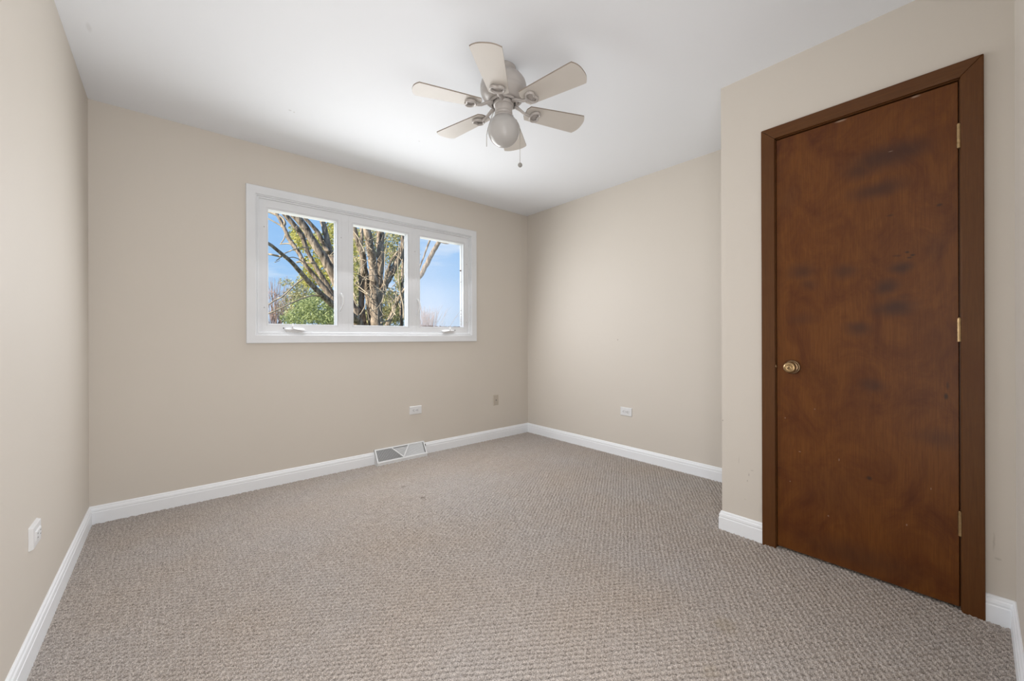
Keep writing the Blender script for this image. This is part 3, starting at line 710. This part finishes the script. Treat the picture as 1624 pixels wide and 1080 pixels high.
def smooth_path(pts, rad, k=4):
    P = [Vector(p) for p in pts]; n = len(P); op, orr = [], []
    for i in range(n-1):
        p0, p1, p2, p3 = P[max(i-1, 0)], P[i], P[i+1], P[min(i+2, n-1)]
        for j in range(k):
            t_ = j/k
            op.append(.5*((2*p1)+(p2-p0)*t_+(2*p0-5*p1+4*p2-p3)*t_*t_+(3*p1-p0-3*p2+p3)*t_**3)); orr.append(rad[i]*(1-t_)+rad[i+1]*t_)
    op.append(P[-1]); orr.append(rad[-1]); return op, orr
b = MB().box((-40, Y1+T, GZ-.1), (90, 90, GZ)); struct(b.build('ground', m_grass), 'lawn outside below the window', 'ground')

def stem(name, pts, D0, parent, mm, seg=12, ends=True, jit=.0):
    """pts: (px,py,width px[,depth offset])"""
    P = []; R = []
    for q_ in pts:
        d = D0 + (q_[3] if len(q_) > 3 else 0)
        p = at(q_[0], q_[1], d); P.append(p); R.append(max(.004, q_[2]*d/F*.5))
    P, R = smooth_path(P, R)
    if jit:
        for i in range(1, len(P)-1): P[i] = P[i] + Vector(rng.standard_normal(3))*R[i]*jit
    return MB().tube(P, R, seg).build(name, mm, parent)
DT = 8.5
base = at(592, 640, DT); 
TREE = thing('tree', (base.x, base.y, GZ), 'large rough-barked tree with many bare stems outside the middle pane', 'tree')
def foot(px, d=0):   # pixel row where a stem of depth DT+d meets the ground
    return CYP - (GZ-CH)*F/(DT+d)
stems = [
 [(590,675,22,-.1),(572,530,15,-.3),(560,503,12,-.6),(545,494,12,-.8),(531,485,11,-1.0),(505,462,8.5,-1.4),(485,442,7.5,-1.7),(467,421,6.5,-2.0),(445,401,5.5,-2.3),(425,386,5,-2.6),(395,372,4,-2.9)],
 [(592,675,24,.2),(574,520,21,.2),(558,490,20,.1),(545,466,19,0),(531,440,17,-.1),(517,414,14,-.2),(505,397,13,-.3),(492,374,12.5,-.4),(478,353,12,-.5),(462,336,11.5,-.6),(440,305,10,-.8)],
 [(531,475,9,1.0),(520,455,9,.9),(505,430,7,.8),(490,404,6,.7),(478,372,8,.6),(466,357,8,.5),(452,340,8,.4),(430,312,7,.2)],
 [(585,600,14,.6),(560,520,12,.6),(545,496,11,.4),(531,479,10,.3),(512,455,9,.2),(498,437,7,.1),(484,420,6,.0),(476,405,6.5,0),(467,391,6.5,0),(458,378,6,0),(450,360,5.5,0),(441,343,5,0),(430,322,4,0)],
 [(598,675,20,1.2),(570,520,17,1.2),(548,470,16,1.1),(534,430,13,1.0),(526,408,11,1.0),(521,390,9,1.0),(516,368,8.5,1.0),(510,345,8,1.0),(502,310,7,1.0)],
 [(521,400,7,.9),(515,391,8,.9),(506,372,7,.8),(495,358,6,.7),(482,344,5.5,.6),(465,325,5,.5)],
 [(590,675,14,.4),(577,515,9,.3),(574,492,9,.3),(573,465,8.5,.3),(574,440,9,.3),(577,425,10,.2),(576,408,10,.1),(571,392,8.5,0),(566,378,8,-.1),(561,360,8,-.2),(552,335,7,-.3)],
 [(600,675,26,0),(598,540,19,0),(597,515,17,0),(595,490,16,0),(594,465,15,0),(593,445,14,0),(592,425,13.5,0),(590,405,13,-.1),(586,385,12,-.2),(582,363,12,-.3),(575,330,11,-.4)],
 [(604,675,16,.3),(600,480,12,.3),(601,450,11,.3),(603,430,11,.3),(604,410,11.5,.3),(603,388,12,.3),(603.5,366,12,.3),(604,330,11,.3)],
 [(601,520,12,.1),(601,475,10,.2),(609,456,10,.3),(617,440,10.5,.4),(625,425,10.5,.5),(632,412,11,.5),(637,398,8,.5),(639,378,6,.5),(641,345,5,.5)],
 [(610,452,4,.0),(618,420,4.5,-.1),(627,404,4,-.2),(634,397,3,-.2)],
 [(640,675,8,.8),(637,517,5,.8),(636,500,5,.8),(638,470,5,.8),(638,430,4.5,.8),(640,400,4,.8),(638,360,3.5,.8),(637,330,3,.8)],
 [(595,540,14,.9),(584,470,11,.9),(581,440,10,.8),(577,420,8,.8),(572,398,6,.8),(574,370,5,.8),(570,345,4,.8)],
 [(610,530,10,-.3),(624,492,6,-.4),(632,475,5,-.5),(645,455,4,-.6),(665,440,7,-.7),(677,418,7.5,-.8),(688,397,7,-.9),(698,381,6.5,-1.0),(712,360,6,-1.1)],
 [(655,460,3,-.2),(666,423,2.6,-.2),(673,405,2.4,-.2),(680,385,3,-.2),(686,372,3.2,-.2)],
 [(697,383,2.5,-1.0),(708,386,2.2,-1.0),(716,384.5,2.2,-1.0),(723,385,1.8,-1.0),(731,389,1.5,-1.0),(745,396,1.2,-1)],
]
for s_ in stems:
    stem('stem', s_, DT, TREE, m_bark, jit=.07)
branches = [
 [(447,361,5,0),(452,354,4),(447,345,3),(436,340,3.2),(425,335.5,3.2),(410,331,2.5)],
 [(452,362,3),(446,358,2.6),(437,353,2),(426,347,1.8),(412,340,1.5)],
 [(446,407,3.5,-2.2),(441,406,3.2,-2.2),(432,404,3,-2.3),(425,403,2.8,-2.3),(405,402,2.5,-2.4)],
 [(444,409,1.6,-2.2),(441,411.5,1.6,-2.2),(438,413,1.4,-2.2)],
 [(451,402,1.6,-2.1),(458,399,1.6,-2),(465,396,1.6,-2),(478,393,1.8,-1.6),(490,392,2,-1.0)],
 [(445,387,1.6),(458,386.5,2.2),(467,391,2.4)],
 [(457,409,1.4,-1.8),(465,408,1.5,-1.5),(474,411,1.5,-1.2),(482,417,1.5,-.8)],
 [(452,372,1.6),(451,378,1.6),(447,384,1.5),(444,388,1.2)],
 [(480,443,2.6,-1.6),(470,450,2.4,-1.7),(458,461,2.2,-1.8),(447,471,2.4,-1.9),(440,474,2.3,-1.9),(426,483,2,-2.0),(405,497,2,-2)],
 [(510,466,2,-1.2),(506,469,2.4,-1.3),(498,469,2.4,-1.4),(490,470,2.3,-1.5),(470,477,2.3,-1.7),(445,489,2.2,-1.9),(425,497.5,2,-2.0),(405,505,2,-2)],
 [(503,418,2,.2),(488,417,3.2,.2),(478,415,3.4,.2),(470,416,2.6,.2)],
 [(531,398,1.6,.5),(525,404,1.5,.5),(517,412,1.4,.5)],[(531,404,1.3,.5),(520,406,1.3,.5),(512,400,1.2,.5),(508,397,1)],
]
for s_ in branches: stem('branch', s_, DT, TREE, m_twig, 8)
# tangle of bare pale twigs among the stems
b = MB()
def twig(px, py, ang, ln, wd, D0, bend):
    pts = []; R = []
    x, y, a = px, py, ang
    for i in range(7):
        pts.append(at(x, y, D0 + .05*i)); R.append(max(.003, wd*D0/F*.5*(1-.09*i)))
        x += math.cos(a)*ln/6; y -= math.sin(a)*ln/6; a += bend/6 + random.uniform(-.25, .25)
    P, Rr = smooth_path(pts, R, 3); b.tube(P, Rr, 6)
for i in range(95):
    twig(random.uniform(560, 645), random.uniform(380, 515), random.uniform(.2, 2.9), random.uniform(12, 42), random.uniform(.7, 1.7), DT + random.uniform(-.8, .2), random.uniform(-1.4, 1.4))
for (px, py, a, ln, wd, bd) in ((604,512,.3,40,3,1.2),(615,511,1.1,36,2.4,-.4),(566,505,.9,34,2.6,.6),(628,500,2.2,40,2.2,-.8),(575,445,.8,26,1.8,-.6),(606,480,1.35,62,2.0,.3),(600,462,.1,34,2.0,-.4),(586,470,2.2,32,2.4,.4),(640,505,1.6,120,2.4,.1),(610,440,1.5,70,1.7,.1),(572,370,1.3,40,2.2,.5),(578,400,1.9,46,2.4,.2)):
    twig(px, py, a, ln, wd, DT-.7, bd)
for i in range(14):
    twig(random.uniform(430, 530), random.uniform(345, 470), random.uniform(0, 6.28), random.uniform(8, 26), random.uniform(.7, 1.3), DT + random.uniform(-.6, .4), random.uniform(-1, 1))
o = b.build('twigs', m_twig, TREE); o['kind'] = 'stuff'

def leaves(b, px, py, rx, ry, Dp, dd, n, size, aspect=.35):
    cnt = 0
    while cnt < n:
        u, v = random.gauss(0, .5), random.gauss(0, .5)
        if u*u+v*v > 1.1: continue
        p = at(px+u*rx, py+v*ry, Dp + random.gauss(0, .5)*dd)
        if p.z < GZ: p.z = GZ+.1
        d1 = Vector(rng.standard_normal(3)).normalized(); d2 = d1.cross(Vector(rng.standard_normal(3))).normalized()
        s_ = size*random.uniform(.6, 1.5)
        b.add([p-d1*s_, p+d2*s_*aspect, p+d1*s_, p-d2*s_*aspect], [(0,1,2,3)]); cnt += 1
def bush(name, label, cat, Dp, px, wtrunk, blobs, mm, size, mtrunk, group=None, top=None):
    p0 = at(px, 536, Dp)
    B = thing(name, (p0.x, p0.y, GZ), label, cat, group)
    hz = top if top else 1.8
    MB().tube([(p0.x, p0.y, GZ-.05), (p0.x+.05, p0.y, CH), (p0.x, p0.y+.05, hz)], [wtrunk, wtrunk*.7, wtrunk*.3], 10).build('trunk', mtrunk, B)
    b = MB()
    for (bx, by, rx, ry, n) in blobs: leaves(b, bx, by, rx, ry, Dp, .8, n, size)
    # lower skirt down to the ground
    f = b.build('foliage', mm, B); f['kind'] = 'stuff'
    return B
bush('evergreen_tree', 'yellow-green evergreen rising behind the diagonal branches in the left pane', 'tree', 14.0, 520, .16,
     [(470,372,16,16,420),(484,388,22,14,520),(505,385,12,18,420),(522,385,12,30,460),(528,365,8,16,180),(497,418,20,18,560),(516,440,18,24,660),(492,440,20,16,500),(545,430,26,56,1100),(560,390,14,40,560),(530,620,50,110,1500)], m_leaf_y, .062, m_bark, top=4.2)
bush('evergreen_tree', 'dark green evergreen behind the middle pane stems', 'tree', 17.5, 600, .2,
     [(563,425,12,24,800),(563,460,12,30,1000),(575,505,26,18,1100),(610,500,26,22,1300),(632,490,18,26,900),(618,470,14,14,420),(634,440,10,24,560),(622,400,16,24,620),(596,380,26,26,800),(630,368,16,16,420),(570,380,14,20,520),(610,620,70,110,1800)], m_leaf_m, .076, m_bark, top=4.2)
bush('evergreen_shrub', 'bright green bushy evergreen low in the left pane', 'shrub', 10.8, 505, .06,
     [(515,505,30,14,1500),(490,488,26,20,1500),(470,505,26,14,1000),(525,480,16,20,800),(508,470,20,12,500),(500,600,60,75,2500)], m_leaf_g, .040, m_bark, top=1.5)
bush('evergreen_shrub', 'olive feathery shrub behind the thin twigs in the left pane', 'shrub', 20.5, 470, .06,
     [(472,470,26,16,800),(458,492,24,20,800),(480,452,18,10,320),(455,448,14,8,120),(486,478,22,18,700),(470,600,50,80,2000)], m_leaf_m, .071, m_bark, top=2.2)
# bare shrubs
def bare(label, Dp, px, py0, spread, htop, n, seed, mm, group=None, nm='bare_shrub', wpx=1.5):
    random.seed(seed)
    p0 = at(px, 536, Dp); B = thing(nm, (p0.x, p0.y, GZ), label, 'shrub', group)
    b = MB()
    k = Dp/F
    for i in range(n):
        x, y = px + random.gauss(0, spread*.18), CYP + (CH-GZ)/k
        tx, ty = px + random.gauss(0, spread*.55), htop + abs(random.gauss(0, 22))
        P = []; R = []
        for j in range(8):
            u = j/7; P.append(at(x+(tx-x)*u**1.3 + random.uniform(-1, 1)*1.6, y+(ty-y)*u, Dp + random.uniform(-.3, .3)*u)); R.append(max(.0035, (wpx*(1-u)+.30)*k*.5))
        b.tube(P, R, 5)
        for _ in range(3):
            j = random.randint(4, 6); a = random.uniform(.3, 2.8); q0 = P[j]
            q1 = q0 + Vector((math.cos(TH)*math.cos(a), -math.sin(TH)*math.cos(a), math.sin(a)))*random.uniform(6, 20)*k
            b.tube([q0, (q0+q1)*.5 + Vector((0, 0, .02)), q1], [.006, .005, .0035], 5)
    o = b.build('twigs', mm, B); o['kind'] = 'stuff'
bare('leafless pinkish shrub at the lower left of the left pane', 13.0, 436, 0, 30, 436, 60, 11, m_twig_red)
bare('leafless reddish tree seen hazily through the fogged right pane', 26.0, 676, 0, 26, 484, 130, 12, m_twig_red, wpx=.55)
